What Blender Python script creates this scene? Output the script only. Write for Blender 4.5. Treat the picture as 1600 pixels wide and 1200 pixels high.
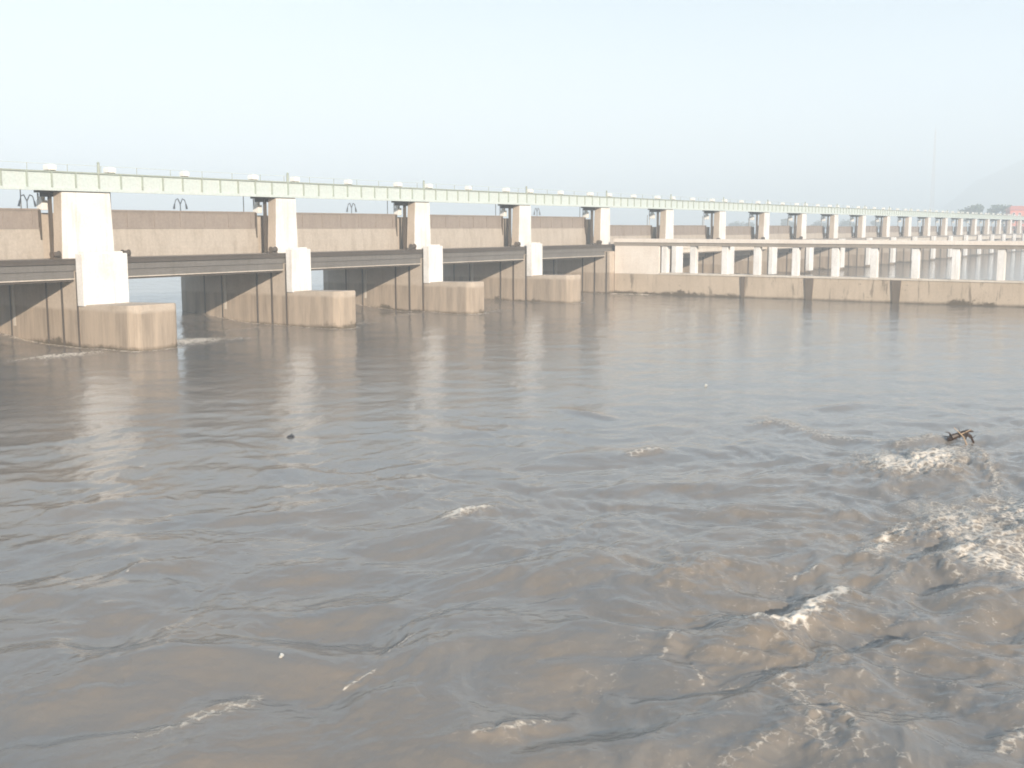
import bpy, bmesh, math, random
import numpy as np
from mathutils import Vector, Matrix
random.seed(7); rng = np.random.default_rng(5)
sc = bpy.context.scene
for o in list(bpy.data.objects): bpy.data.objects.remove(o)
R = math.radians

# ------------------------------------------------------------------ camera
CAM = (-57.3, -72.8, 8.7)
F = 1796.0; PITCH = math.atan(245 / F); TH = math.atan(1166 / math.hypot(F, 245))
cd = bpy.data.cameras.new('camera'); cam = bpy.data.objects.new('camera', cd); sc.collection.objects.link(cam)
cd.sensor_width = 36; cd.lens = 36 * F / 1600; cd.clip_start = 0.1; cd.clip_end = 20000
cam.location = CAM
# barrage axis is world +X and lies TH right of the view
cam.rotation_euler = (R(90) - PITCH, 0, -(R(90) - TH))
sc.camera = cam

# ------------------------------------------------------------------ sky + sun
SUN_EL = R(18); SUN_OFF = R(36)                    # offset from downstream (-Y) towards -X
to_sun = Vector((-math.sin(SUN_OFF) * math.cos(SUN_EL), -math.cos(SUN_OFF) * math.cos(SUN_EL), math.sin(SUN_EL)))
w = bpy.data.worlds.new("World"); sc.world = w; w.use_nodes = True
nt = w.node_tree; nt.nodes.clear()
out = nt.nodes.new('ShaderNodeOutputWorld'); bg = nt.nodes.new('ShaderNodeBackground')
sky = nt.nodes.new('ShaderNodeTexSky'); sky.sky_type = 'NISHITA'; sky.sun_disc = False
sky.sun_elevation = SUN_EL; sky.sun_rotation = math.atan2(to_sun.x, to_sun.y)
sky.air_density = 1.0; sky.dust_density = 1.0; sky.ozone_density = 1.0
tc = nt.nodes.new('ShaderNodeTexCoord')
mp = nt.nodes.new('ShaderNodeMapping'); mp.inputs['Scale'].default_value = (1.3, 1.3, 4.0)
cn = nt.nodes.new('ShaderNodeTexNoise'); cn.inputs['Scale'].default_value = 1.3; cn.inputs['Detail'].default_value = 5; cn.inputs['Roughness'].default_value = .5
cr = nt.nodes.new('ShaderNodeValToRGB'); cr.color_ramp.elements[0].position = .40; cr.color_ramp.elements[0].color = (.34,)*3 + (1,)
cr.color_ramp.elements[1].position = .62; cr.color_ramp.elements[1].color = (.97,)*3 + (1,)
mx = nt.nodes.new('ShaderNodeMixRGB'); mx.inputs['Color2'].default_value = (5.2, 7.0, 8.9, 1)   # thin bright cloud veil
L = nt.links.new
L(tc.outputs['Generated'], mp.inputs['Vector']); L(mp.outputs['Vector'], cn.inputs['Vector']); L(cn.outputs['Fac'], cr.inputs['Fac'])
sd = nt.nodes.new('ShaderNodeVectorMath'); sd.operation = 'DOT_PRODUCT'; sd.inputs[1].default_value = (-.25, .97, -.35)   # the veil thickens upstream
L(tc.outputs['Generated'], sd.inputs[0])
m1 = nt.nodes.new('ShaderNodeMath'); m1.operation = 'MULTIPLY_ADD'; m1.inputs[1].default_value = .32; m1.inputs[2].default_value = -.20; L(sd.outputs['Value'], m1.inputs[0])
m2 = nt.nodes.new('ShaderNodeMath'); m2.operation = 'ADD'; m2.use_clamp = True; L(m1.outputs[0], m2.inputs[0]); L(cr.outputs['Color'], m2.inputs[1])
L(m2.outputs[0], mx.inputs['Fac']); L(sky.outputs['Color'], mx.inputs['Color1'])
L(mx.outputs['Color'], bg.inputs['Color']); bg.inputs['Strength'].default_value = 0.05
L(bg.outputs['Background'], out.inputs['Surface'])

ld = bpy.data.lights.new('sun', 'SUN'); ld.energy = 5.0; ld.angle = R(0.6); ld.color = (1.0, .87, .72)
sun = bpy.data.objects.new('sun', ld); sc.collection.objects.link(sun)
sun.rotation_euler = to_sun.to_track_quat('Z', 'Y').to_euler()

sc.view_settings.view_transform = 'Standard'; sc.view_settings.look = 'None'
sc.view_settings.exposure = 1.30; sc.view_settings.gamma = 1.0; sc.view_settings.use_curve_mapping = False
sc.cycles.filter_width = 1.8; sc.cycles.volume_bounces = 1; sc.cycles.max_bounces = 6; sc.cycles.diffuse_bounces = 3; sc.cycles.glossy_bounces = 3
sc.cycles.caustics_reflective = False; sc.cycles.caustics_refractive = False

# ------------------------------------------------------------------ helpers
def tag(o, label=None, cat=None, group=None, kind=None):
    if label: o['label'] = label
    if cat: o['category'] = cat
    if group: o['group'] = group
    if kind: o['kind'] = kind
    return o
def empty(name, loc=(0, 0, 0), rz=0):
    o = bpy.data.objects.new(name, None); sc.collection.objects.link(o); o.location = loc; o.rotation_euler = (0, 0, rz)
    o.empty_display_size = .5
    return o
class MB:
    """collects shapes in one bmesh"""
    def __init__(s): s.bm = bmesh.new()
    def box(s, x0, x1, y0, y1, z0, z1, m=0, taper=0.0, bev=0.0):
        c = []
        for z, t in ((z0, 0), (z1, taper)):
            for x, y in ((x0 + t, y0 + t), (x1 - t, y0 + t), (x1 - t, y1 - t), (x0 + t, y1 - t)):
                c.append(s.bm.verts.new((x, y, z)))
        fs = [s.bm.faces.new([c[i] for i in q]) for q in ((3, 2, 1, 0), (4, 5, 6, 7), (0, 1, 5, 4), (1, 2, 6, 5), (2, 3, 7, 6), (3, 0, 4, 7))]
        mm = m if isinstance(m, (list, tuple)) else [m] * 6       # bottom, top, -y, +x, +y, -x
        for f, k in zip(fs, mm): f.material_index = k
        if bev:
            es = list({e for f in fs for e in f.edges})
            bmesh.ops.bevel(s.bm, geom=es, offset=bev, segments=2, affect='EDGES', profile=.6)
        return s
    def prism(s, pts, z0, z1, m=0, mside=None, bev=0.0, ztop=None):
        n = len(pts)
        a = [s.bm.verts.new((p[0], p[1], z0)) for p in pts]
        b = [s.bm.verts.new((p[0], p[1], (ztop(p) if ztop else z1))) for p in pts]
        fs = [s.bm.faces.new(a[::-1]), s.bm.faces.new(b)]
        for i in range(n):
            f = s.bm.faces.new((a[i], a[(i + 1) % n], b[(i + 1) % n], b[i])); fs.append(f)
            f.material_index = mside[i] if mside else m
        fs[0].material_index = m; fs[1].material_index = m
        if bev:
            es = list({e for f in fs[1:] for e in f.edges})
            bmesh.ops.bevel(s.bm, geom=es, offset=bev, segments=2, affect='EDGES')
        return s
    def tube(s, p0, p1, r0, r1=None, n=8, m=0):
        r1 = r0 if r1 is None else r1
        p0 = Vector(p0); p1 = Vector(p1); d = (p1 - p0)
        if d.length < 1e-6: return s
        q = d.to_track_quat('Z', 'Y').to_matrix()
        A, B = [], []
        for i in range(n):
            a = 2 * math.pi * i / n; v = q @ Vector((math.cos(a), math.sin(a), 0))
            A.append(s.bm.verts.new(p0 + v * r0)); B.append(s.bm.verts.new(p1 + v * r1))
        for i in range(n):
            s.bm.faces.new((A[i], A[(i + 1) % n], B[(i + 1) % n], B[i])).material_index = m
        s.bm.faces.new(A[::-1]).material_index = m; s.bm.faces.new(B).material_index = m
        return s
    def path(s, pts, rs, n=8, m=0):
        for i in range(len(pts) - 1): s.tube(pts[i], pts[i + 1], rs[i], rs[i + 1], n, m)
        return s
    def build(s, name, mats, parent=None, loc=None):
        me = bpy.data.meshes.new(name); bmesh.ops.recalc_face_normals(s.bm, faces=s.bm.faces)
        s.bm.to_mesh(me); s.bm.free()
        for m in (mats if isinstance(mats, (list, tuple)) else [mats]): me.materials.append(m)
        o = bpy.data.objects.new(name, me); sc.collection.objects.link(o)
        if parent: o.parent = parent
        if loc: o.location = loc
        return o
def copy_tree(o, loc=None):
    c = o.copy(); sc.collection.objects.link(c)
    if loc is not None: c.location = loc
    for ch in list(o.children):
        d = copy_tree(ch); d.parent = c
    return c

# ------------------------------------------------------------------ materials
def mat(name):
    m = bpy.data.materials.new(name); m.use_nodes = True
    n = m.node_tree; b = n.nodes['Principled BSDF']
    return m, n, b
def noise(n, scale, detail=5, rough=.55, vec=None, dist=0):
    t = n.nodes.new('ShaderNodeTexNoise'); t.inputs['Scale'].default_value = scale; t.inputs['Detail'].default_value = detail
    t.inputs['Roughness'].default_value = rough; t.inputs['Distortion'].default_value = dist
    if vec is not None: n.links.new(vec, t.inputs['Vector'])
    return t.outputs['Fac']
def ramp(n, src, stops):
    r = n.nodes.new('ShaderNodeValToRGB'); e = r.color_ramp.elements
    while len(e) < len(stops): e.new(.5)
    for k, (p, c) in enumerate(stops):
        e[k].position = p; e[k].color = (c, c, c, 1) if not isinstance(c, tuple) else c + (1,)
    n.links.new(src, r.inputs['Fac']); return r.outputs['Color']
def mixc(n, fac, a, b, mode='MIX'):
    x = n.nodes.new('ShaderNodeMixRGB'); x.blend_type = mode
    for s, v in (('Fac', fac), ('Color1', a), ('Color2', b)):
        if isinstance(v, (int, float)): x.inputs[s].default_value = v
        elif isinstance(v, tuple): x.inputs[s].default_value = v + (1,)
        else: n.links.new(v, x.inputs[s])
    return x.outputs['Color']
def math_(n, op, a, b=None, c=None, clamp=False):
    x = n.nodes.new('ShaderNodeMath'); x.operation = op; x.use_clamp = clamp
    for i, v in enumerate((a, b, c)):
        if v is None: continue
        if isinstance(v, (int, float)): x.inputs[i].default_value = v
        else: n.links.new(v, x.inputs[i])
    return x.outputs[0]
def pos(n, scale=(1, 1, 1)):
    g = n.nodes.new('ShaderNodeNewGeometry'); m = n.nodes.new('ShaderNodeMapping'); m.inputs['Scale'].default_value = scale
    n.links.new(g.outputs['Position'], m.inputs['Vector']); return m.outputs['Vector'], g.outputs['Position']
def bump(n, b, src, strength=.3, dist=.02):
    x = n.nodes.new('ShaderNodeBump'); x.inputs['Strength'].default_value = strength; x.inputs['Distance'].default_value = dist
    n.links.new(src, x.inputs['Height']); n.links.new(x.outputs['Normal'], b.inputs['Normal'])

def concrete(name, base, stain, wet=None, wet_z=3.0, streak=.5, algae=True, rough=.85):
    m, n, b = mat(name)
    v1, p = pos(n); vs, _ = pos(n, (1.3, 1.3, .13))
    big = noise(n, .35, 5, .6, v1); fine = noise(n, 6, 6, .6, v1); st = noise(n, 1.4, 6, .65, vs)
    col = mixc(n, ramp(n, big, [(.35, 0.), (.7, .45)]), base, stain)
    col = mixc(n, math_(n, 'MULTIPLY', ramp(n, st, [(.5, 0.), (.78, 1.)]), streak), col, stain)
    col = mixc(n, 1.0, col, ramp(n, fine, [(.3, .88), (.7, 1.05)]), 'MULTIPLY')
    sx = n.nodes.new('ShaderNodeSeparateXYZ'); n.links.new(p, sx.inputs[0]); z = sx.outputs['Z']
    if wet:
        zz = math_(n, 'ADD', z, math_(n, 'MULTIPLY', math_(n, 'SUBTRACT', noise(n, .7, 5, .6, v1), .5), .45))
        f = math_(n, 'MULTIPLY_ADD', zz, -4.0, wet_z * 4.0 + .5, True)
        wcol = mixc(n, ramp(n, noise(n, .9, 6, .7, vs), [(.4, 0.), (.66, .9)]), wet, tuple(x * .5 for x in wet))
        col = mixc(n, math_(n, 'MULTIPLY', f, .85), col, wcol)
    if algae:
        zz = math_(n, 'ADD', z, math_(n, 'MULTIPLY', math_(n, 'MULTIPLY', ramp(n, noise(n, .8, 6, .8, v1), [(.42, .15), (.62, 1.)]), ramp(n, noise(n, .13, 2, .5, v1), [(.46, .2), (.58, 1.1)])), -.7))
        f = math_(n, 'MULTIPLY_ADD', zz, -3.0, .7, True)
        col = mixc(n, f, col, (.11, .085, .055))
    n.links.new(col, b.inputs['Base Color']); b.inputs['Roughness'].default_value = rough
    bump(n, b, fine, .35, .02)
    return m
M = {}
M['white'] = concrete('whitewashed_concrete', (.83, .83, .825), (.50, .44, .37), None, streak=.7, algae=False)
M['tan'] = concrete('bare_concrete', (.53, .455, .38), (.36, .29, .22), (.42, .335, .255), 2.72)
M['peach'] = concrete('plastered_concrete', (.68, .56, .44), (.48, .38, .28), None, streak=.5)
M['panel'] = concrete('cream_painted_wall', (.80, .74, .67), (.60, .50, .42), None, streak=.35, algae=False)
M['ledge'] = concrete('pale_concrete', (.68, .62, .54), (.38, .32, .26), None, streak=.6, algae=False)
M['dark'] = concrete('stained_shadow_line_concrete', (.095, .08, .068), (.06, .05, .042), None, streak=.5, algae=False)  # dark walkway lines; the coping's shadow line is painted with it
M['dark_brown'] = concrete('dark_brown_concrete', (.17, .135, .105), (.10, .08, .06), None, streak=.7)
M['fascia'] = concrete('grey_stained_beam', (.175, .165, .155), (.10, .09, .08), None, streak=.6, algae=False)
M['deck'] = concrete('grey_slab', (.34, .30, .26), (.2, .17, .14), None, streak=.5, algae=False)

def metal_paint(name, col, rust, amount=.4, rough=.55, ribs=None):
    m, n, b = mat(name); v1, p = pos(n); vs, _ = pos(n, (1.5, 1.5, .3))
    f = ramp(n, noise(n, 1.1, 7, .7, vs), [(.45, 0.), (.75, 1.)])
    c = mixc(n, math_(n, 'MULTIPLY', f, amount), col, rust)
    c = mixc(n, 1., c, ramp(n, noise(n, 5, 5, .6, v1), [(.3, .88), (.7, 1.06)]), 'MULTIPLY')
    n.links.new(c, b.inputs['Base Color']); b.inputs['Roughness'].default_value = rough
    return m
M['green'] = metal_paint('pale_green_paint', (.56, .63, .61), (.60, .61, .59), .5)
M['green_dark'] = metal_paint('grey_green_paint', (.36, .41, .36), (.30, .28, .23), .5)
M['gate_top'] = metal_paint('brown_gate_paint', (.31, .265, .235), (.21, .175, .15), .6)
M['gate_low'] = metal_paint('beige_gate_paint', (.46, .41, .355), (.31, .265, .22), .8)
M['steel_dark'] = metal_paint('dark_steel', (.10, .085, .07), (.16, .09, .05), .5)
M['box_white'] = metal_paint('white_enamel', (.85, .84, .80), (.5, .4, .3), .15, .4)
M['lamp_grey'] = metal_paint('grey_galvanised', (.5, .5, .5), (.35, .33, .3), .3, .45)
M['bark'] = metal_paint('bark', (.12, .08, .05), (.06, .04, .03), .8, .9)
M['wet_wood'] = metal_paint('wet_wood', (.05, .028, .018), (.025, .016, .01), .8, .35)
M['straw'] = metal_paint('pale_bare_wood', (.38, .28, .19), (.35, .25, .15), .5, .6)
M['red_wall'] = metal_paint('orange_red_plaster', (.72, .17, .08), (.6, .16, .08), .5, .8)
M['roof_red'] = metal_paint('red_roof_tiles', (.6, .15, .08), (.4, .1, .06), .5, .8)
M['glass_dark'] = metal_paint('dark_window', (.03, .03, .035), (.03, .03, .03), .1, .2)
M['plastic_white'] = metal_paint('white_plastic', (.6, .6, .57), (.4, .36, .3), .5, .3)
M['plastic_dark'] = metal_paint('dark_plastic', (.03, .03, .035), (.05, .04, .03), .3, .4)

def leaf_mat(name, a, c):
    m, n, b = mat(name); g = n.nodes.new('ShaderNodeNewGeometry')
    col = mixc(n, g.outputs['Random Per Island'], a, c); n.links.new(col, b.inputs['Base Color']); b.inputs['Roughness'].default_value = .7
    return m
M['leaf'] = leaf_mat('leaves', (.03, .06, .025), (.06, .10, .035))
M['leaf2'] = leaf_mat('olive_leaves', (.06, .07, .035), (.11, .12, .06))

def land_mat(name, a, c, scale):
    m, n, b = mat(name); v, _ = pos(n)
    col = mixc(n, ramp(n, noise(n, scale, 8, .65, v), [(.35, 0.), (.65, 1.)]), a, c)
    n.links.new(col, b.inputs['Base Color']); b.inputs['Roughness'].default_value = 1; return m
M['land'] = land_mat('dry_riverbank', (.22, .17, .11), (.10, .12, .06), .03)
M['hill'] = land_mat('far_hill', (.20, .22, .20), (.27, .26, .22), .01)

# ------------------------------------------------------------------ noise for the water surface
PERM = rng.permutation(4096)
GA = rng.uniform(0, 2 * np.pi, 4096); GX = np.cos(GA); GY = np.sin(GA)
def pn(x, y, seed=0):
    xi = np.floor(x).astype(np.int64); yi = np.floor(y).astype(np.int64); xf = x - xi; yf = y - yi
    u = xf * xf * xf * (xf * (xf * 6 - 15) + 10); v = yf * yf * yf * (yf * (yf * 6 - 15) + 10)
    def g(i, j, dx, dy):
        h = PERM[(PERM[(i + seed * 131) & 4095] + j) & 4095]
        return GX[h] * dx + GY[h] * dy
    a = g(xi, yi, xf, yf); b = g(xi + 1, yi, xf - 1, yf); c = g(xi, yi + 1, xf, yf - 1); d = g(xi + 1, yi + 1, xf - 1, yf - 1)
    return ((a + u * (b - a)) * (1 - v) + (c + u * (d - c)) * v) * 1.45
def fb(x, y, seed, o=3, g=.5):
    s = 0; a = 1
    for k in range(o): s = s + a * pn(x * 2**k, y * 2**k, seed + k); a *= g
    return s
def sstep(a, b, x):
    t = np.clip((x - a) / (b - a), 0, 1); return t * t * (3 - 2 * t)

# image-left/right axis of the ripples as seen here: crests run roughly along the barrage-normal view
# breaking crests and foam patches measured from the photograph: x, y, half-length, half-width, angle(deg), lift, foam
PL = [(((-33.75,-63.61),(-34.11,-64.35),(-33.92,-64.86),(-32.73,-64.96),(-31.79,-64.79),(-30.48,-65.07)),0.26,0.2,1.2),
(((-14.34,-61.61),(-16.00,-62.78),(-15.30,-63.27),(-11.78,-63.35)),0.95,0.34,1.05),
(((-11.24,-61.33),(-8.69,-62.22),(-8.41,-63.17)),0.3,0.2,0.4),
(((-20.06,-65.57),(-18.10,-66.06),(-16.72,-66.15),(-13.76,-65.26),(-9.59,-63.90)),0.16,0.12,0.5),
(((-20.96,-65.38),(-22.92,-66.51),(-24.64,-67.51),(-25.47,-68.43)),1.2,0.12,0.72),
(((-25.94,-66.62),(-26.71,-67.56),(-26.96,-68.66)),0.7,0.13,0.85),
(((-19.01,-66.89),(-23.20,-68.58)),1,0.12,0.72),
(((-27.14,-64.75),(-25.31,-64.69),(-23.03,-64.73)),0.35,0.16,0.7),
(((-27.01,-66.04),(-27.28,-66.66),(-28.46,-67.30)),0.15,0.14,0.35),
(((-30.20,-53.17),(-29.24,-53.24),(-28.42,-53.33)),0.24,0.2,1.1),
(((-44.96,-57.18),(-44.34,-57.52),(-43.66,-57.59),(-43.02,-57.81),(-42.57,-57.59)),0.2,0.06,0.5),
(((-41.96,-62.15),(-41.29,-62.50),(-40.31,-62.70)),0.09,0.12,0.5),
(((-41.46,-58.82),(-40.88,-58.91),(-40.64,-58.93)),0.04,0.07,0.7),
(((-39.87,-58.63),(-38.66,-58.35)),0.025,0.05,0.65),
(((-18.52,-53.32),(-16.86,-53.80)),0.2,0.14,0.7),
(((-9.76,-54.60),(-8.28,-55.38)),0.18,0.1,0.5),
(((-7.50,-54.34),(-10.39,-57.95),(-10.54,-60.38)),0.4,0.12,0.42),
(((-36.27,-65.36),(-37.71,-66.49),(-39.42,-67.55)),0.25,0.12,0.42),
(((-36.62,-66.56),(-38.29,-67.53),(-39.37,-68.06)),0.12,0.08,0.36),
(((-34.26,-67.23),(-35.74,-67.66)),0.05,0.06,0.42),
(((-30.16,-63.69),(-28.86,-64.01)),0.05,0.08,0.5),
(((-36.79,-63.92),(-37.47,-64.45)),0.05,0.05,0.5),
(((-36.83,-63.23),(-35.47,-62.97)),0.07,0.1,0.35),
(((-38.88,-49.35),(-38.24,-49.01)),0.04,0.06,0.55),
(((-37.70,-69.81),(-36.68,-70.04)),0.15,0.12,0.6),
(((-40.39,-66.05),(-38.89,-66.61)),0.15,0.12,0.3),
(((-10.00,-45.30),(-11.15,-48.68)),0.2,0.1,0.25),
(((-32.81,-61.45),(-30.72,-61.53),(-29.55,-62.63)),0.45,0.26,0.12),
(((-36.57,-63.64),(-35.11,-64.58),(-34.88,-65.60)),0.4,0.2,0.1),
(((-41.92,-53.98),(-40.79,-54.48),(-40.42,-55.63)),0.4,0.16,0),
(((-38.72,-49.20),(-37.44,-50.14)),0.25,0.13,0),
(((-36.36,-42.16),(-34.52,-42.78),(-33.97,-43.32)),0.35,0.12,0),
(((-33.27,-58.86),(-30.92,-58.87),(-29.53,-58.73)),0.3,0.13,0.08),
(((-31.91,-55.63),(-31.42,-56.98)),0.2,0.09,0),
(((-41.91,-48.62),(-39.83,-48.66)),0.4,0.13,0),
(((-45.26,-53.69),(-43.35,-54.94)),0.4,0.14,0),
(((-42.58,-58.91),(-40.99,-60.32)),0.3,0.12,0),
(((-3.16,-55.93),(-0.71,-56.75)),0.3,0.12,0),
(((-30.05,-46.47),(-28.43,-48.12)),0.4,0.08,0),
(((-25.60,-58.90),(-23.88,-60.08)),0.3,0.12,0.15)]
def water_fields(x, y):
    d = np.hypot(x - CAM[0], y - CAM[1])
    # domain warp
    wx = x + 1.3 * pn(x / 7, y / 7, 11) + .45 * pn(x / 2.2, y / 2.2, 12)
    wy = y + 1.3 * pn(x / 7, y / 7, 13) + .45 * pn(x / 2.2, y / 2.2, 14)
    # local frame: s along crest (image horizontal), t along view
    ca, sa = math.cos(R(-50)), math.sin(R(-50))
    s = wx * ca + wy * sa; t = -wx * sa + wy * ca
    turb = np.exp(-(((x + 24) * .8 + (y + 66) * .3)**2 / 360 + ((y + 67) - (x + 24) * .12)**2 / 75))
    turb = np.clip(turb * 1.15, 0, 1)
    jet = sstep(-45, -4, y) * 0
    calm = .27 + .73 * sstep(62, 24, d)                      # waves settle away from the near bank
    big = pn(s / 4.6, t / 2.9, 1) + .55 * pn(s / 2.4, t / 1.6, 2)
    r = 1 - np.sqrt(pn(s / 1.7, t / 1.15, 3)**2 + .02) * 1.9; mid = r * .5 + 1.0 * pn(wx / 1.1, wy / .8, 4) + .75 * pn(wx / .5, wy / .42, 44) * (.5 + .8 * sstep(-75, 10, x * .6 - y * .3 - 40))
    r2 = 1 - np.sqrt(pn(wx / .6, wy / .5, 5)**2 + .03) * 1.9
    h = calm * (.135 * big * (1 + 1.1 * sstep(36, 20, d)) + .034 * mid * (1 - .4 * sstep(40, 22, d)) + .006 * r2 + .008 * pn(s / .42, t / .25, 6) * sstep(60, 30, d))
    h += .045 * calm * sstep(10, 60, x + 75) * fb(wx / 1.6, wy / 1.1, 50, 3)
    h += turb * (.17 * fb(wx / 2.3, wy / 1.9, 7, 3) + .055 * (1 - 2 * np.sqrt(pn(wx / 1.1, wy / 1.0, 8)**2 + .015)) + .013 * (1 - 2 * np.abs(pn(wx / .33, wy / .3, 9))))
    # mid-distance chop keeps its size so reflections stretch into broken columns
    h *= 1 - .55 * sstep(70, 260, d)
    foam = np.zeros_like(x); silt = (.3 + .7 * sstep(46, 30, d)) * turb * np.clip(.45 + .9 * fb(wx / 2.6, wy / 2.2, 90, 3), 0, 1) + .38 * np.clip(fb(s / 2.6, t / 1.5, 95, 3) - .08, 0, 1)
    n1 = fb(wx * 1.3, wy * 1.3, 21, 3); n2 = 1 - 2.2 * np.abs(fb(wx * 2.2, wy * 2.2, 24, 2))
    for (pts, hw, lift, fo) in PL:
        P = np.array(pts); lo = P.min(0) - 4 * hw - 1; hi = P.max(0) + 4 * hw + 1
        m = (x > lo[0]) & (x < hi[0]) & (y > lo[1]) & (y < hi[1])
        if not m.any(): continue
        k = min(1.0, hw * 1.5)
        xx = x[m] + k * .35 * pn(x[m] * 1.6, y[m] * 1.6, 31) + .12 * k * pn(x[m] * 5, y[m] * 5, 33); yy = y[m] + k * .35 * pn(x[m] * 1.6, y[m] * 1.6, 32) + .12 * k * pn(x[m] * 5, y[m] * 5, 34)
        dd = np.full(xx.shape, 99.); L = 0.; seg = np.hypot(*(P[1:] - P[:-1]).T); tot = seg.sum(); tt = np.zeros(xx.shape)
        for i in range(len(P) - 1):
            a = P[i]; b_ = P[i + 1]; d_ = b_ - a; u = np.clip(((xx - a[0]) * d_[0] + (yy - a[1]) * d_[1]) / (d_ @ d_), 0, 1)
            q = np.hypot(xx - a[0] - u * d_[0], yy - a[1] - u * d_[1]); c = q < dd; dd[c] = q[c]; tt[c] = (L + u[c] * seg[i]) / tot; L += seg[i]
        e = .35 + .65 * np.sin(np.pi * np.clip(tt, 0, 1))**.6
        h[m] += lift * e * np.exp(-(dd / (hw * 1.6 + .12))**2) * (1 + .35 * n2[m] * min(1, fo * 2))
        silt[m] = np.maximum(silt[m], min(1, lift * 4) * e * np.exp(-(dd / (hw * 2.2 + .15))**2) * np.clip(.8 + .6 * n1[m], 0, 1))
        foam[m] = np.maximum(foam[m], fo * (.6 + .4 * e) * np.exp(-(dd / hw)**2) * 1.2)
    # turbulence froth streaks
    silt = silt * (1 - .7 * np.clip(foam, 0, 1)); foam = np.maximum(foam, turb * np.clip(.42 * n2 + .30 * n1 - .05, 0, 1) * .55)
    # wash round the piers and water dropping out of the open bays
    dn = np.full_like(x, 99.)
    for n_ in range(0, 12):
        X = 20 * n_
        xa = X - (4. if n_ == 0 else 2.3); dd = np.hypot(np.maximum(np.maximum(xa - x, x - X), 0), np.maximum(np.maximum(-7.1 - y, y - 13), 0))
        dn = np.minimum(dn, dd)
    wash = np.exp(-(dn / .45)**2) * sstep(20, 4, np.abs(y + 1)) * (x < 82)
    foam = np.maximum(foam, wash * np.clip(.85 + .6 * n1, 0, 1) * 1.1)
    for (px, py, lx, ly, fo) in ((3.4, -4.6, 2.8, 1.9, 1.25), (-8.5, -4.8, 3.4, 1.1, 1.1), (6.5, -6.5, 2.0, .5, .7), (22.6, -5.2, 2.2, .9, .45), (42.5, -6.5, 2.5, .9, .4), (13, 0, 4, 1.2, .35), (33, -2, 3, 1.2, .3)):
        g = np.exp(-((x - px) / lx)**2 - ((y - py) / ly)**2)
        foam = np.maximum(foam, fo * g * np.clip(.95 + .6 * n2, 0, 1) * 1.15); h += .10 * g * (1 + n1)
    race = sstep(-9, 0, y) * (y < 40) * sstep(16, 8, y) * (x < 82)
    h += race * .07 * fb(x / 2.4, y / 3.5, 40, 3)
    # level: higher upstream, sloping down through the bays
    h += .78 * sstep(1.5, 13, y) + .55 * sstep(13, 34, y)
    h *= np.where(y > 34, 1, 1)
    return h, np.clip(foam, 0, 1.2), np.clip(silt, 0, 1)

def water_mesh():
    yaw = math.atan2(1, 0) - 0                                # world angle of the view
    va = R(90) - (R(90) - TH)                                 # angle of the forward direction from +X
    fine = np.linspace(-R(29), R(29), 860)
    side = np.geomspace(R(29), math.pi, 90)[1:]
    ang = np.concatenate((-side[::-1], fine, side)) + va
    rs = [2.0]
    while rs[-1] < 9000:
        r = rs[-1]
        if r < 14: dr = 1.0
        elif r < 90: dr = max(.045, r * r / 9500)
        elif r < 170: dr = .9
        else: dr = r * .02
        rs.append(r + dr)
    rs = np.array(rs)
    A, Rr = np.meshgrid(ang, rs); x = CAM[0] + Rr * np.cos(A); y = CAM[1] + Rr * np.sin(A)
    h, foam, silt = water_fields(x.ravel(), y.ravel()); 
    far = sstep(900, 400, Rr.ravel()); base = .78 * sstep(1.5, 13, y.ravel()) + .55 * sstep(13, 34, y.ravel())
    h = base + (h - base) * far
    nr, na = A.shape
    co = np.stack((x.ravel(), y.ravel(), h), 1).astype(np.float32)
    idx = np.arange(nr * na).reshape(nr, na)
    q = np.stack((idx[:-1, :-1], idx[1:, :-1], idx[1:, 1:], idx[:-1, 1:]), -1).reshape(-1, 4)[:, ::-1]
    me = bpy.data.meshes.new('river_water'); me.vertices.add(len(co)); me.vertices.foreach_set('co', co.ravel())
    me.loops.add(q.size); me.loops.foreach_set('vertex_index', q.ravel().astype(np.int32))
    me.polygons.add(len(q)); me.polygons.foreach_set('loop_start', np.arange(0, q.size, 4, dtype=np.int32))
    me.polygons.foreach_set('loop_total', np.full(len(q), 4, dtype=np.int32))
    me.update(); me.validate()
    me.polygons.foreach_set('use_smooth', np.ones(len(me.polygons), dtype=bool))
    at = me.attributes.new('foam', 'FLOAT', 'POINT'); at.data.foreach_set('value', foam.astype(np.float32))
    at = me.attributes.new('silt', 'FLOAT', 'POINT'); at.data.foreach_set('value', silt.astype(np.float32))
    o = bpy.data.objects.new('river_water', me); sc.collection.objects.link(o); tag(o, kind='structure')
    return o
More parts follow.
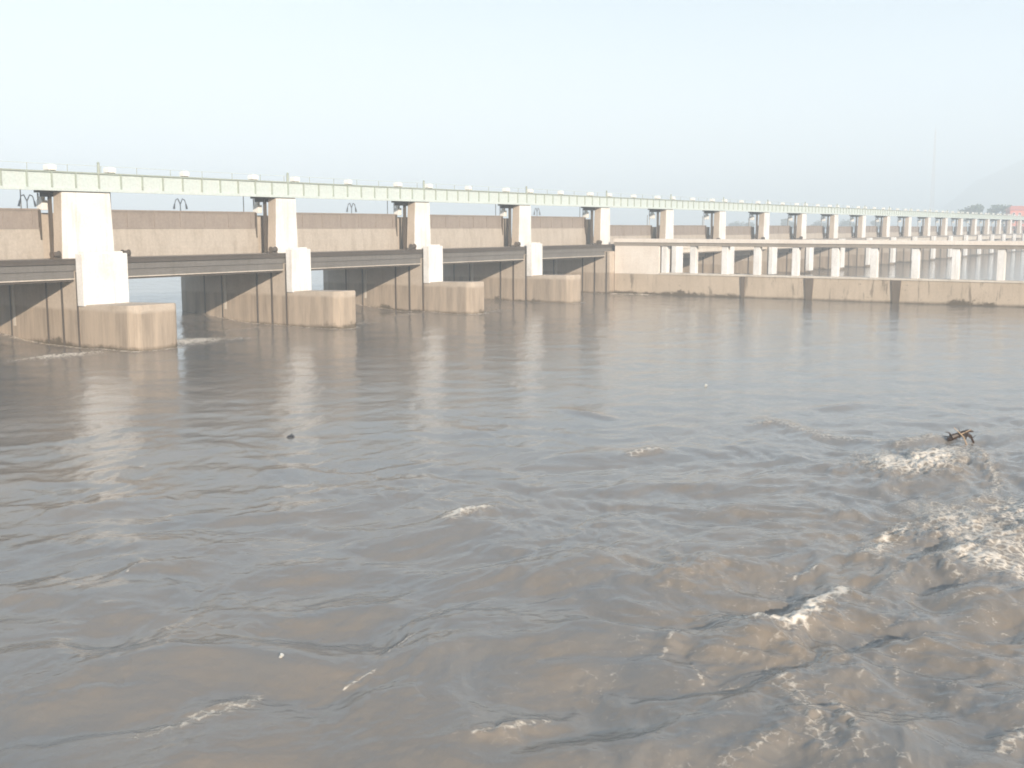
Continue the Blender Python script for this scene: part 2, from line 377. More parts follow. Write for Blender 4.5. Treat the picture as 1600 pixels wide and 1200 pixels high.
def water_mat():
    m, n, b = mat('muddy_water'); v, p = pos(n); vs, _ = pos(n, (1, 1, 1))
    # suspended silt clouds vary in tone
    silt = ramp(n, noise(n, .16, 5, .6, v, 1.2), [(.38, 0.), (.68, 1.)])
    col = mixc(n, silt, (.182, .176, .168), (.215, .190, .165))
    as_ = n.nodes.new('ShaderNodeAttribute'); as_.attribute_name = 'silt'
    col = mixc(n, math_(n, 'MULTIPLY', as_.outputs['Fac'], math_(n, 'MULTIPLY_ADD', noise(n, 1.3, 5, .65, v, .5), 1.6, .1), None, True), col, (.235, .193, .150))
    at = n.nodes.new('ShaderNodeAttribute'); at.attribute_name = 'foam'; fo = at.outputs['Fac']
    br = noise(n, 5.5, 8, .75, v, .8)
    vo = n.nodes.new('ShaderNodeTexVoronoi'); vo.feature = 'DISTANCE_TO_EDGE'; vo.inputs['Scale'].default_value = 4.5
    wv = n.nodes.new('ShaderNodeMixRGB'); wv.inputs['Fac'].default_value = .12
    nz = n.nodes.new('ShaderNodeTexNoise'); nz.inputs['Scale'].default_value = 3; n.links.new(v, nz.inputs['Vector'])
    n.links.new(v, wv.inputs['Color1']); n.links.new(nz.outputs['Color'], wv.inputs['Color2']); n.links.new(wv.outputs['Color'], vo.inputs['Vector'])
    lace = math_(n, 'MULTIPLY_ADD', vo.outputs['Distance'], -2.4, .32)
    f = math_(n, 'MULTIPLY_ADD', fo, 1.15, -.42)
    f = math_(n, 'ADD', f, math_(n, 'MULTIPLY', math_(n, 'SUBTRACT', br, .5), 3.4))
    f = math_(n, 'ADD', f, math_(n, 'MULTIPLY', lace, 1.2))
    f = math_(n, 'MULTIPLY', math_(n, 'MULTIPLY', f, .9, None, True), ramp(n, fo, [(.04, 0.), (.22, 1.)]), None, True)
    col = mixc(n, math_(n, 'MULTIPLY', fo, .6, None, True), col, (.33, .27, .205))
    col = mixc(n, f, col, (.84, .76, .66))
    n.links.new(col, b.inputs['Base Color'])
    b.inputs['IOR'].default_value = 1.333
    n.links.new(math_(n, 'MULTIPLY_ADD', f, .45, .05), b.inputs['Roughness'])
    r1 = noise(n, 1.7, 3, .55, v, .6); r2 = noise(n, 7, 3, .6, v, .4)
    hgt = math_(n, 'ADD', math_(n, 'MULTIPLY', r1, .028), math_(n, 'MULTIPLY', r2, .016))
    hgt = math_(n, 'ADD', hgt, math_(n, 'MULTIPLY', math_(n, 'MULTIPLY', br, f), .05))
    x = n.nodes.new('ShaderNodeBump'); x.inputs['Strength'].default_value = .65; x.inputs['Distance'].default_value = 1.0
    n.links.new(hgt, x.inputs['Height']); n.links.new(x.outputs['Normal'], b.inputs['Normal'])
    return m
water = water_mesh(); water.data.materials.append(water_mat())

# ------------------------------------------------------------------ ground, far bank, hills
def ground():
    def ax(a): return np.unique(np.concatenate((-np.geomspace(60, 9000, 40), np.arange(-50, 60, 25), np.geomspace(60, 9000, 60), a)))
    X = ax([560, 600, 612, 620, 628, 640, 680]); Y = ax([-130, -115, -105, 1380, 1400, 1420])
    gx, gy = np.meshgrid(X, Y); x = gx.ravel(); y = gy.ravel()
    land = np.maximum(sstep(604, 626, x + 6 * pn(x / 60, y / 60, 60)), sstep(1390, 1420, y))
    land = np.maximum(land, sstep(-92, -108, y) * sstep(-20, -60, x))
    z = -4 + land * (6.6 + 1.2 * pn(x / 90, y / 90, 61))
    bm = bmesh.new(); vs = [bm.verts.new((a, b_, c)) for a, b_, c in zip(x, y, z)]
    nx = len(X)
    for j in range(len(Y) - 1):
        for i in range(nx - 1):
            k = j * nx + i; bm.faces.new((vs[k], vs[k + 1], vs[k + nx + 1], vs[k + nx])).smooth = True
    me = bpy.data.meshes.new('ground'); bm.to_mesh(me); bm.free(); me.materials.append(M['land'])
    o = bpy.data.objects.new('ground', me); sc.collection.objects.link(o); tag(o, kind='structure')
ground()
def hill():
    # a long ridge climbing out of the right side of the view, about 2.6 km away
    nx, ny = 90, 24; bm = bmesh.new(); g = []
    a = Vector((2590, 620)); b_ = Vector((2850, -900)); d = b_ - a; nrm = Vector((d.y, -d.x)).normalized() * -1
    for j in range(ny):
        for i in range(nx):
            u = i / (nx - 1); v = j / (ny - 1) * 2 - 1
            p = a + d * u + nrm * v * 420
            hh = min(185, 30 + 290 * min(1, u * 2.6)**1.1) * min(1, u * 9) * max(0, 1 - abs(v)**1.5) + (18 * float(pn(np.array([u * 9.]), np.array([v * 3.]), 70)[0])) * max(0, 1 - abs(v)) * min(1, u * 6)
            g.append(bm.verts.new((p.x, p.y, 1.5 + max(0, hh))))
    for j in range(ny - 1):
        for i in range(nx - 1):
            k = j * nx + i; bm.faces.new((g[k], g[k + 1], g[k + nx + 1], g[k + nx])).smooth = True
    bmesh.ops.recalc_face_normals(bm, faces=bm.faces)
    me = bpy.data.meshes.new('hills'); bm.to_mesh(me); bm.free(); me.materials.append(M['hill'])
    o = bpy.data.objects.new('hills', me); sc.collection.objects.link(o); tag(o, kind='structure')
hill()

# ------------------------------------------------------------------ the barrage
BAY = 20.0; N0, N1 = -1, 30
barrage = empty('barrage', (0, 0, 0))
tag(barrage, 'long river barrage with white piers, dark walkway and pale green gantry running to the right', 'barrage')

def make_pier(t_up, t_lo, blk=True, nose=True, far=False):
    """origin at the far downstream corner of the upper shaft, water level"""
    m = MB()
    # lower body under the deck, with pointed upstream end
    if nose: pts = [(-t_lo, -.9), (0, -.9), (0, 12.2), (-.35, 13.2), (-t_lo / 2, 13.8), (-t_lo + .35, 13.2), (-t_lo, 12.2)]
    else: pts = [(-t_lo, -1.25), (0, -1.25), (0, 12.2), (-.35, 13.2), (-t_lo / 2, 13.8), (-t_lo + .35, 13.2), (-t_lo, 12.2)]
    m.prism(pts, -4, 5.55, bev=.04)
    for x in (-t_lo - .035, .005):                     # dark steel groove liners on both sides
        for y, wd, zt in ((.98, .22, 5.5), (2.8, .2, 5.2), (7.3, .16, 4.3), (9.6, .14, 5.0)): m.box(x, x + .03, y - wd / 2, y + wd / 2, -1, zt, m=1)
    m.box(-t_lo - .035, -t_lo - .005, -.89, -.70, -1, 5.5, m=1); m.box(-t_lo - .035, -t_lo - .002, 6.75, 7.05, 1.2, 4.5, m=2)
    pier = m.build('pier', [M['tan'], M['steel_dark'], M['ledge']], barrage)
    # upper shaft: whitewashed front, bare sides, battered
    s = MB(); z0, z1 = 6.42, 11.22; k = .09
    c = [(-t_up - k, -.0), (.1 + k, -.0), (.1 + k, 1.05), (-t_up - k, 1.05)]; c2 = [(-t_up + k, .0), (.1 - k, .0), (.1 - k, .97), (-t_up + k, .97)]
    A = [s.bm.verts.new((x, y, z0)) for x, y in c]; B = [s.bm.verts.new((x, y, z1)) for x, y in c2]
    for i, mi in ((0, 0), (1, 1), (2, 1), (3, 1)):
        s.bm.faces.new((A[i], A[(i + 1) % 4], B[(i + 1) % 4], B[i])).material_index = mi
    s.bm.faces.new(A[::-1]); s.bm.faces.new(B)
    bmesh.ops.bevel(s.bm, geom=list(s.bm.edges), offset=.035, segments=2, affect='EDGES')
    s.build('upper_shaft', [M['white'], M['tan']], pier)
    # rear shaft that carries the gate grooves
    MB().box(-t_up, 0, 2.75, 5.2, 5.55, 8.75 if far else 9.75, bev=.04).build('rear_shaft', M['tan'], pier)
    # cap beam cantilevered upstream over the gate
    cap = MB(); cap.box(-t_up - .12, .12, .16, 2.95, 11.225, 11.5, bev=.02)
    cap.box(-t_up + .25, -t_up + .65, 1.15, 2.8, 10.92, 11.22); cap.box(-.65, -.25, 1.15, 2.8, 10.92, 11.22)
    cap.build('cap_beam', M['fascia'], pier)
    MB().box(-t_up - .03, -t_up + .12, 1.2, 1.5, 6.42, 11.2).build('guide_column', M['steel_dark'], pier)  # dark guide strip; the groove's shadow is put into its colour
    MB().tube((-t_up + .05, 2.72, 6.42), (-t_up + .05, 2.72, 11.2), .06).build('guide_column', M['lamp_grey'], pier)
    cb = MB(); cb.box(-t_up - .18, -t_up + .3, 1.95, 2.6, 9.95, 10.65, bev=.03); cb.box(-t_up - .1, -t_up + .2, 2.1, 2.45, 10.65, 10.92)
    cb.build('control_box', M['box_white'], pier)
    if blk:
        b = MB(); zt = 6.38 if far else 6.78; b.box(-t_lo - .12, 0, -1.66, -.92, .5 if far else 3.0, zt, bev=.05)
        if not far: b.box(-t_lo + .2, -.3, -1.5, -.92, 6.78, 6.92)
        b.build('white_block', M['white'], pier)
    if nose:
        q = MB(); pts = [(-t_lo, -.92), (-t_lo, -6.25), (-t_lo + .25, -6.75), (-t_lo + .55, -6.95), (-.35, -7.05), (-.05, -6.85), (0, -6.5), (0, -.92)]
        q.prism(pts, -4, 3.1, bev=.06, ztop=lambda p: 3.08 + .16 * max(0, (-p[1] - 3) / 4))
        q.build('cutwater', [M['tan']], pier)
    return pier
p_norm = make_pier(2.55, 2.3); p_far = make_pier(2.55, 2.3, nose=False, far=True)
for n_ in range(N0, N1 + 1):
    if n_ == 0: q = make_pier(4.3, 3.9)
    elif n_ == 4: q = make_pier(2.55, 2.3, blk=False, nose=False)
    elif n_ == N0: q = p_norm
    elif n_ == 5: q = p_far
    elif n_ > 5: q = copy_tree(p_far); q.parent = barrage
    else: q = copy_tree(p_norm); q.parent = barrage
    q.location = (BAY * n_, 0, 0)

# deck: dark downstream walkway beam and road deck behind, one span per bay
def make_span(far=False):
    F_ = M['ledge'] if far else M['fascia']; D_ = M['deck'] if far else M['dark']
    s = MB(); s.box(-BAY, 0, -.62, 1.2, 5.56, 6.3); sp = s.build('walkway_span', F_, barrage)
    c = MB(); c.box(-BAY + .01, -.01, -.72, -.42, 6.3, 6.42, m=1); c.box(-BAY + .01, -.01, -.42, 12.0, 6.3, 6.41); c.build('deck_slab', [M['deck'], D_], sp)
    MB().box(-BAY + .02, -.02, -.76, -.64, 6.04, 6.29).build('coping_shadow_strip', D_, sp)  # dark strip painted in as the shadow line under the coping
    MB().box(-BAY + .05, -2.36, -.52, -.2, 5.0, 5.555).build('edge_girder', F_, sp)
    MB().box(-BAY + .05, -2.36, -.46, -.1, 4.78, 4.925).build('underflange_strip', D_, sp)  # plain dark strip below the girder flange
    MB().box(-BAY + .05, -2.36, -.60, -.08, 4.93, 4.998).build('girder_flange', M['ledge'], sp)
    g = MB()
    for y in (.6, 5.4, 8.0, 10.8): g.box(-BAY + .05, -2.36, y, y + .35, 4.85, 5.55)
    g.box(-BAY + .02, -.02, 5.22, 12.0, 5.56, 6.28); g.build('road_girders', M['deck'], sp)
    MB().box(-BAY, 0, 11.8, 12.0, 6.41, 7.3).build('parapet', M['peach'], sp)
    return sp
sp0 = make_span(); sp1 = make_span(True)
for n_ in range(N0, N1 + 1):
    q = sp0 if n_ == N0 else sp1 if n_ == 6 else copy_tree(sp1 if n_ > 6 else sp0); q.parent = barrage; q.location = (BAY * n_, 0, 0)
# gantry: pale green plate girders with stiffeners over each bay
def make_gantry():
    s = MB(); s.box(-BAY, 0, -.02, .06, 11.52, 12.6)
    for k in range(10): s.box(-BAY + 2 * k + .95, -BAY + 2 * k + 1.05, -.13, -.02, 11.525, 12.595, m=1)
    g = s.build('gantry_girder', [M['green'], M['green_dark']], barrage)
    MB().box(-BAY, 0, 2.5, 2.58, 11.52, 12.6).build('rear_girder', M['green'], g)
    c = MB(); c.box(-BAY, 0, -.14, .18, 12.6, 12.70); c.box(-BAY, 0, 2.4, 2.7, 12.6, 12.7); c.build('top_flange', M['green_dark'], g)
    c = MB(); c.box(-BAY, 0, -.12, .16, 11.30, 11.52); c.box(-BAY, 0, 2.4, 2.7, 11.5, 11.56); c.build('bottom_flange', M['green'], g)
    MB().box(-BAY, 0, .18, 2.4, 12.45, 12.52).build('gantry_floor', M['deck'], g)
    for k in range(6):
        x = -BAY + 1.3 + k * 3.4
        MB().tube((x, 2.6, 12.7), (x, 2.6, 13.35), .025, n=6).build('rail_post', M['green_dark'], g)
    c = MB(); c.tube((-BAY, 2.6, 13.35), (0, 2.6, 13.35), .02, n=6); c.build('handrail', M['green'], g)
    return g
g0 = make_gantry()
for n_ in range(N0, N1 + 1):
    q = g0 if n_ == N0 else copy_tree(g0); q.parent = barrage; q.location = (BAY * n_, 0, 0)
ab = MB(); ab.box(BAY * N1 + .1, BAY * N1 + 34, -14, 22, -4, 6.3, bev=.1); ab.build('abutment', M['tan'], barrage)

ORD = ['first', 'second', 'third', 'fourth', 'fifth', 'sixth', 'seventh', 'eighth', 'ninth', 'tenth', 'eleventh', 'twelfth', 'thirteenth', 'fourteenth',
       'fifteenth', 'sixteenth', 'seventeenth', 'eighteenth', 'nineteenth', 'twentieth', 'twenty-first', 'twenty-second', 'twenty-third', 'twenty-fourth', 'twenty-fifth', 'twenty-sixth', 'twenty-seventh', 'twenty-eighth', 'twenty-ninth', 'thirtieth']

# ------------------------------------------------------------------ raised gates
def make_gate(x0, x1):
    g = empty('sluice_gate', (0, 0, 0))
    # upper leaf: brown skin with horizontal ribs ; lower leaf: beige, gently bowed
    s = MB(); s.box(x0, x1, 2.36, 2.46, 8.55, 10.05); r = s
    for z in (8.56, 9.92): r.box(x0, x1, 2.28, 2.36, z, z + .12)
    for k in range(7):
        x = x0 + .6 + (x1 - x0 - 1.2) * k / 6; r.box(x - .05, x + .05, 2.30, 2.36, 8.68, 9.92)
    r.build('upper_leaf', M['gate_top'], g)
    l = MB(); N = 7; pr = [(2.30 - .16 * math.sin(math.pi * k / N), 5.0 + 3.55 * k / N) for k in range(N + 1)]
    for k in range(N):
        (ya, za), (yb, zb) = pr[k], pr[k + 1]
        v = [l.bm.verts.new(p) for p in ((x0, ya, za), (x1, ya, za), (x1, yb, zb), (x0, yb, zb))]; l.bm.faces.new(v)
    v = [l.bm.verts.new(p) for p in ((x0, 2.5, 5.0), (x1, 2.5, 5.0), (x1, 2.5, 8.55), (x0, 2.5, 8.55))]; l.bm.faces.new(v)
    l.build('lower_leaf', M['gate_low'], g)
    for x in (x0 + 1.6, x1 - 1.6):
        MB().tube((x, 2.2, 10.05), (x, 2.2, 11.5), .035, n=6).build('lifting_rope', M['steel_dark'], g)
    MB().box(x0, x0 + .15, 2.2, 2.34, 5.0, 10.0).build('end_plate', M['steel_dark'], g)
    MB().box(x1 - .15, x1, 2.2, 2.34, 5.0, 10.0).build('end_plate', M['steel_dark'], g)
    return g
gA = make_gate(-BAY + .14, -2.64); gW = None
for n_ in range(N0 + 1, N1 + 1):
    if n_ == 0: g = make_gate(-BAY + .12, -4.42)
    elif n_ == 1: g = gA
    else: g = copy_tree(gA)
    drop = 0 if n_ <= 4 else -1.05 - .12 * (n_ % 3 == 1)
    g.location = (BAY * n_, 0, drop)
    if n_ == 0: lb = 'raised brown and beige sluice gate cut by the left edge of the picture'
    elif n_ == 1: lb = 'raised brown and beige sluice gate just right of the wide white pier'
    elif n_ <= 4: lb = 'raised brown and beige sluice gate behind the %s opening right of the wide white pier' % ORD[n_ - 1]
    else: lb = 'lower set sluice gate in the %s opening right of the wide left pier' % ORD[n_ - 1]
    tag(g, lb, 'sluice gate', 'sluice gates lifted between the piers')

# ------------------------------------------------------------------ things on the gantry
def hoist(wd, name='hoist_box'):
    g = empty(name)
    b = MB(); b.box(-wd / 2, wd / 2, -.3, .35, .06, .42, bev=.04); b.build('housing', M['box_white'], g)
    b = MB(); b.box(-wd / 2 + .05, -wd / 2 + .2, -.25, .3, 0, .06); b.box(wd / 2 - .2, wd / 2 - .05, -.25, .3, 0, .06); b.build('foot', M['steel_dark'], g)
    b = MB(); b.box(-wd / 2 + .1, wd / 2 - .1, -.2, .25, .42, .47, bev=.02); b.build('lid', M['box_white'], g)
    return g
def post_thing():
    g = empty('vent_post'); MB().tube((0, 0, 0), (0, 0, .75), .12, .09, 8).build('post', M['green_dark'], g)
    c = MB(); c.tube((0, 0, .7), (0, 0, .82), .14, .02, 8); c.build('cowl', M['green_dark'], g); return g
hA, hB, hC = hoist(.65), hoist(.45), post_thing()
used = set()
def put(o, loc, lb, cat, grp):
    c = o if o.name not in used else copy_tree(o)
    used.add(o.name); c.location = loc; tag(c, lb, cat, grp)
pnm = lambda n_: 'the wide left pier' if n_ == 0 else 'the %s pier right of the wide one' % ORD[n_ - 1]
for n_ in range(-1, 20):
    if n_ >= 0:
        put(hC, (BAY * n_ - .9, .05, 12.7), 'dark stub post on the gantry over %s' % pnm(n_), 'post', 'dark posts on the gantry')
        put(hA, (BAY * n_ + .35, .35, 12.7), 'long white hoist box on the gantry above %s' % pnm(n_), 'hoist box', 'long white hoist boxes over the piers')
    put(hB, (BAY * n_ + 7.6, .35, 12.7 + (.12 if n_ % 2 == 0 else 0) * 0), ('white box on the gantry at the left edge of the picture' if n_ < 0 else 'small white gantry box shortly beyond %s' % pnm(n_)), 'hoist box', 'small white boxes on the gantry between piers')
    put(hA, (BAY * n_ + 15.2, .35, 12.7), ('long white box on the gantry just left of the wide white pier' if n_ < 0 else 'long white gantry box well beyond %s' % pnm(n_)), 'hoist box', 'long white hoist boxes between piers')

# dark winch drums on the walkway beside each pier
def winch():
    g = empty('winch')
    MB().box(-.35, .35, -.2, .2, 0, .1).build('base', M['steel_dark'], g)
    MB().tube((-.26, 0, .33), (.26, 0, .33), .2, n=14).build('drum', M['steel_dark'], g)
    c = MB(); c.tube((-.31, 0, .33), (-.26, 0, .33), .27, n=14); c.tube((.26, 0, .33), (.31, 0, .33), .27, n=14); c.build('flange', M['steel_dark'], g)
    return g
wA = winch()
for n_ in range(0, 9):
    t = 4.3 if n_ == 0 else 2.35
    put(wA, (BAY * n_ - t - .75, -.1, 6.415), 'dark winch drum on the walkway left of %s' % pnm(n_), 'winch', 'winches on the dark walkway')
put(wA, (1.1, -.1, 6.415), 'dark rusty winch drum on the walkway right of the wide white pier', 'winch', 'winches on the dark walkway')

# street lamps on the road behind the gates
def lamp():
    g = empty('street_lamp'); m = MB()
    m.tube((0, 0, 0), (0, 0, 4.3), .06, .04, 8); m.build('pole', M['lamp_grey'], g)
    for s in (-1, 1):
        a = MB(); pts = [(0, 0, 4.25), (s * .25, 0, 4.72), (s * .5, 0, 4.62), (s * .62, 0, 4.25)]; a.path(pts, [.045, .045, .04, .035], 6); a.build('arm', M['lamp_grey'], g)
        h = MB(); h.tube((s * .62, 0, 4.28), (s * .72, 0, 3.85), .06, .1, 8); h.build('lamp_head', M['lamp_grey'], g)
    return g
lA = lamp()
for i, (x, lb) in enumerate(((-2.9, 'grey twin armed street lamp left of the wide white pier under the gantry'), (12.0, 'grey twin armed street lamp in the opening just right of the wide white pier'),
              (34.6, 'grey twin armed street lamp in the second opening right of the wide white pier'), (71.2, 'grey twin armed street lamp in the fourth opening right of the wide white pier'))):
    put(lA, (x, 6.0, 6.42), lb, 'street lamp', 'street lamps on the barrage road')

# ------------------------------------------------------------------ divide wall with its row of white posts
dw = empty('divide_wall', (79, -.9, 0))
tag(dw, 'beige divide wall with white posts carrying a pale walkway, reaching from the barrage to the right edge', 'wall')
def D(y0, y1): return (y0 + .9, y1 + .9)      # world y -> local y
YE = -78.0
def stained_wall():
    m = concrete('divide_wall_concrete', (.52, .43, .335), (.36, .29, .215), None, streak=.7)
    n = m.node_tree; b = n.nodes['Principled BSDF']; src = b.inputs['Base Color'].links[0].from_socket
    vs, _ = pos(n, (1, 1.1, .16)); v2, _ = pos(n, (1, .9, 1.6))
    f = math_(n, 'MAXIMUM', ramp(n, noise(n, 1.0, 7, .7, vs, .3), [(.57, 0.), (.64, .75)]), ramp(n, noise(n, 1.1, 7, .75, v2), [(.62, 0.), (.67, .8)]))
    n.links.new(mixc(n, f, src, (.17, .135, .10)), b.inputs['Base Color'])
    return m
wm = MB(); wm.box(0, 1.7, *D(YE, -1.3), -4, 2.62, bev=.05); wm.build('wall_base', stained_wall(), dw)
lm = MB(); lm.box(-.10, 1.8, *D(YE, -7.9), 2.62, 2.84, bev=.02); lm.build('ledge', M['ledge'], dw)
am = MB(); am.box(.03, 1.6, *D(-7.8, -1.3), 2.622, 6.3, bev=.05); am.build('abutment_panel', M['panel'], dw)
YP = [-8.45, -12.45, -16.75, -20.95, -25.85, -30.7, -35.3, -40.0, -44.4, -49.2, -53.7, -58.2, -62.7, -67.2, -71.7, -76.2]
for y in YP:
    MB().box(.12, .95, *D(y - .4, y + .4), 2.842, 6.3, bev=.05).build('post', M['white'], dw)
bm_ = MB(); bm_.box(-.02, 1.7, *D(YE, -1.2), 6.30, 6.72, bev=.02); bm_.build('edge_beam', M['deck'], dw)
bm_ = MB(); bm_.box(-.16, 1.9, *D(YE, -1.2), 6.722, 7.2, bev=.03); bm_.build('walkway_slab', M['panel'], dw)
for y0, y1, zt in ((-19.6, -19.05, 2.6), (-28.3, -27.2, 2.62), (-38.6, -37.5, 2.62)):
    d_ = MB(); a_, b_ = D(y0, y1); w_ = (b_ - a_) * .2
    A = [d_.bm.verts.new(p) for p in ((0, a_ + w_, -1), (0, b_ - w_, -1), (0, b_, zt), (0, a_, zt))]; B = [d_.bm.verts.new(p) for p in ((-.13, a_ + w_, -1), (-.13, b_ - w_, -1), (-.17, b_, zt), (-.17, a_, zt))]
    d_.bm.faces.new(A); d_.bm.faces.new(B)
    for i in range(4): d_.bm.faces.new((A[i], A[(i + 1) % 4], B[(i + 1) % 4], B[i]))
    d_.build('dark_buttress', M['dark_brown'], dw)  # dark brown panel on the wall face, narrower towards the bottom

# ------------------------------------------------------------------ far bank
def tree(loc, h, wd, lm, seed, label):
    rn = random.Random(seed); g = empty('tree', loc); t = MB()
    t.path([(0, 0, -1), (wd * .02, 0, h * .25), (-wd * .01, wd * .02, h * .5)], [h * .035, h * .026, h * .018], 8)
    limbs = []
    for k in range(7):
        a = k * 2.4 + rn.random(); r = wd * rn.uniform(.2, .4); z = h * rn.uniform(.55, .85)
        p = (math.cos(a) * r, math.sin(a) * r, z); limbs.append(p); t.path([(0, 0, h * rn.uniform(.25, .45)), (p[0] * .5, p[1] * .5, z * .75), p], [h * .016, h * .01, h * .004], 6)
    t.build('trunk', M['bark'], g)
    c = MB(); cl = [(p, wd * rn.uniform(.13, .22)) for p in limbs]
    for k in range(12):
        a = rn.uniform(0, 6.28); r = wd * .42 * math.sqrt(rn.random()); cl.append(((math.cos(a) * r, math.sin(a) * r, h * (.5 + .42 * rn.random() * (1 - .5 * r / (wd * .5)))), wd * rn.uniform(.09, .18)))
    for (p, r) in cl:
        for k in range(110):
            v = Vector((rn.gauss(0, 1), rn.gauss(0, 1), rn.gauss(0, .75))).normalized() * r * rn.uniform(.5, 1.1) + Vector(p)
            s = h * rn.uniform(.015, .035); ax = Vector((rn.gauss(0, 1), rn.gauss(0, 1), rn.gauss(0, 1))).normalized(); q = ax.to_track_quat('Z', 'Y').to_matrix()
            c.bm.faces.new([c.bm.verts.new(v + q @ Vector(e) * s) for e in ((-1, -.6, 0), (1, -.6, 0), (.8, .7, .3), (-.8, .7, .1))])
    c.build('crown', lm, g); tag(g, label, 'tree', 'trees on the far bank')
tree((689, 74, 2.6), 21, 17, M['leaf'], 1, 'broad dark green tree above the far gantry, left of the red house')
tree((701, 58.5, 2.6), 23, 17, M['leaf'], 2, 'round dark green tree above the far gantry, directly behind the red house')
for i, (px, py, x, y, h, wd) in enumerate(((1128, 0, 796, 282, 9.5, 9), (1150, 0, 802, 270, 11, 13), (1172, 0, 808, 262, 11, 8), (1226, 0, 823, 239, 14, 9), (1238, 0, 826, 233, 11, 8), (1280, 0, 837, 216, 11.5, 14), (1324, 0, 849, 198, 12, 14), (1372, 0, 862, 178, 12, 12))):
    tree((x, y, 2.6), h, wd, M['leaf2'], 10 + i, ['hazy grey tree, leftmost of the far bank trees seen below the gantry', 'hazy low wide tree second from left below the gantry', 'small hazy tree third from left below the gantry', 'tallest hazy tree below the gantry on the far bank',
         'narrow hazy tree touching the right side of the tallest one', 'wide low hazy tree sixth from left below the gantry', 'wide hazy tree seventh from left below the gantry', 'hazy tree last to the right below the gantry'][i])
# house
hs = empty('house', (690, 48.8, 2.6), R(-57)); hs.rotation_euler = (0, 0, R(-62))
tag(hs, 'small orange red house between the far trees above the gantry at right edge', 'house')
MB().box(-5.5, 5.5, -4, 4, -1, 16.2, bev=.05).build('wall', M['red_wall'], hs)
r = MB(); A = [r.bm.verts.new(p) for p in ((-6.3, -4.8, 16.2), (6.3, -4.8, 16.2), (6.3, 4.8, 16.2), (-6.3, 4.8, 16.2), (-4, 0, 18.7), (4, 0, 18.7))]
for q in ((0, 1, 5, 4), (1, 2, 5), (2, 3, 4, 5), (3, 0, 4), (3, 2, 1, 0)): r.bm.faces.new([A[i] for i in q])
r.build('roof', M['roof_red'], hs)
for x in (-3.4, 0, 3.4):
    for z in (5, 8.9, 12.8):
        fr = MB().box(x - .8, x + .8, -4.08, -4.0, z, z + 1.9).build('window', M['box_white'], hs)
        MB().box(x - .65, x + .65, -4.12, -4.081, z + .15, z + 1.75).build('pane', M['glass_dark'], fr)
# mast
ms = empty('radio_mast', (1099, 192, 2.6)); tag(ms, 'tall thin lattice mast fading into the haze above the far gantry', 'mast')
m = MB(); H = 98
def leg(k, z): r = 2.0 * (1 - z / H) + .5; a = k * math.pi / 2 + .6; return (math.cos(a) * r, math.sin(a) * r, z)
for k in range(4):
    m.tube(leg(k, -1), leg(k, H), .13, .09, 5)
    for j in range(24):
        z = j * H / 24; m.tube(leg(k, z), leg(k + 1, z + H / 24), .06, .06, 4); m.tube(leg(k + 1, z), leg(k, z + H / 24), .06, .06, 4)
m.build('lattice', M['lamp_grey'], ms)
MB().tube((0, 0, H), (0, 0, H + 7), .12, .05, 6).build('antenna', M['lamp_grey'], ms)

# ------------------------------------------------------------------ floating things
def wz(x, y): return float(water_fields(np.array([x]), np.array([y]))[0][0])
dx, dy = -8.8, -63.2
br = empty('driftwood', (dx, dy, wz(dx, dy) + .02), R(-57)); tag(br, 'dark tangled driftwood branch riding a foamy wave at right', 'driftwood')
m = MB(); m.path([(-.45, .05, .02), (-.3, 0, .14), (0, 0, .26), (.3, -.05, .42), (.55, -.05, .40)], [.07, .14, .10, .07, .03], 8)
m.path([(.2, 0, .36), (.48, .05, .2), (.66, .1, -.1)], [.07, .06, .04], 7); m.build('log', M['wet_wood'], br)
m = MB()
for k in range(15):
    a = random.uniform(0, 6.28); p0 = Vector((random.uniform(-.4, .4), 0, .22)); p1 = p0 + Vector((math.cos(a) * .3, random.uniform(-.2, .2), math.sin(a) * .14)); p2 = p1 + Vector((random.uniform(-.2, .3), random.uniform(-.1, .1), random.uniform(-.15, .3)))
    m.path([p0, p1, p2], [.03, .022, .01], 5)
m.build('twigs', M['wet_wood'], br)
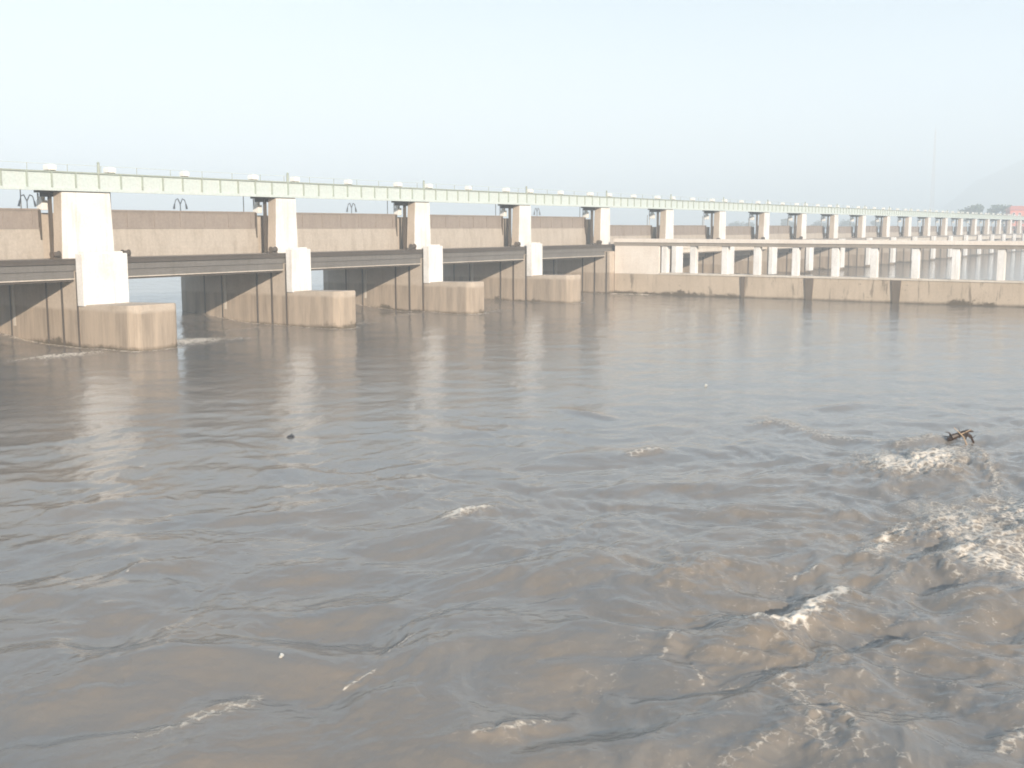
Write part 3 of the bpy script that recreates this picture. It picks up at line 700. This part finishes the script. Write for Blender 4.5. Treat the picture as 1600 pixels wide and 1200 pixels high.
m = MB(); m.path([(-.28, -.12, .58), (.1, -.2, .2), (.2, -.4, -.15)], [.015, .03, .03], 6); m.path([(0, -.16, .3), (.38, -.2, .5)], [.03, .02], 6); m.build('bare_stick', M['straw'], br)

dx, dy = -22.6, -39.5
o = empty('floating_bundle', (dx, dy, wz(dx, dy) - .02), R(30)); tag(o, 'small dark bundle floating alone on the calm grey water left of centre', 'flotsam')
m = MB(); bmesh.ops.create_icosphere(m.bm, subdivisions=3, radius=.17)
for v in m.bm.verts: v.co = Vector((v.co.x * 1.3, v.co.y, v.co.z * .75)) * (1 + .25 * float(pn(np.array([v.co.x * 9 + 3]), np.array([v.co.y * 9 + v.co.z * 7]), 80)[0]))
m.build('wrapped_body', M['plastic_dark'], o); MB().path([(.12, 0, .06), (.26, .02, .1), (.36, 0, .04)], [.06, .05, .03], 6).build('knot', M['plastic_dark'], o)
for dx, dy, s, lb in ((-41.35, -57.05, .04, 'small white plastic cup floating near the bottom left'), (1.2, -47.8, .075, 'small white plastic cup far out near the middle of the river')):
    o = empty('floating_cup', (dx, dy, wz(dx, dy) - s * .2)); tag(o, lb, 'cup', 'white cups on the water')
    o.rotation_euler = (R(35), 0, R(20))
    MB().tube((0, 0, 0), (0, 0, s * 2), s * .7, s, 14).build('cup_wall', M['plastic_white'], o); MB().tube((0, 0, s * 2), (0, 0, s * 2.12), s * 1.08, s * 1.08, 14).build('rim', M['plastic_white'], o)

# ------------------------------------------------------------------ haze
HZ = True
if HZ:
    h = MB(); h.box(-400, 3600, -1500, 9000 * 0 + 2600, -6.0, 215); hz = h.build('haze', [], None)
    hz.data.materials.clear()
    m = bpy.data.materials.new('haze'); m.use_nodes = True; n = m.node_tree; n.nodes.clear()
    oo = n.nodes.new('ShaderNodeOutputMaterial'); pv = n.nodes.new('ShaderNodeVolumePrincipled')
    pv.inputs['Color'].default_value = (.79, .90, 1.0, 1); pv.inputs['Density'].default_value = .00125; pv.inputs['Anisotropy'].default_value = -.11
    n.links.new(pv.outputs['Volume'], oo.inputs['Volume']); hz.data.materials.append(m); tag(hz, kind='stuff')
    hz['label'] = 'thin pale morning haze over the river'; hz['category'] = 'haze'
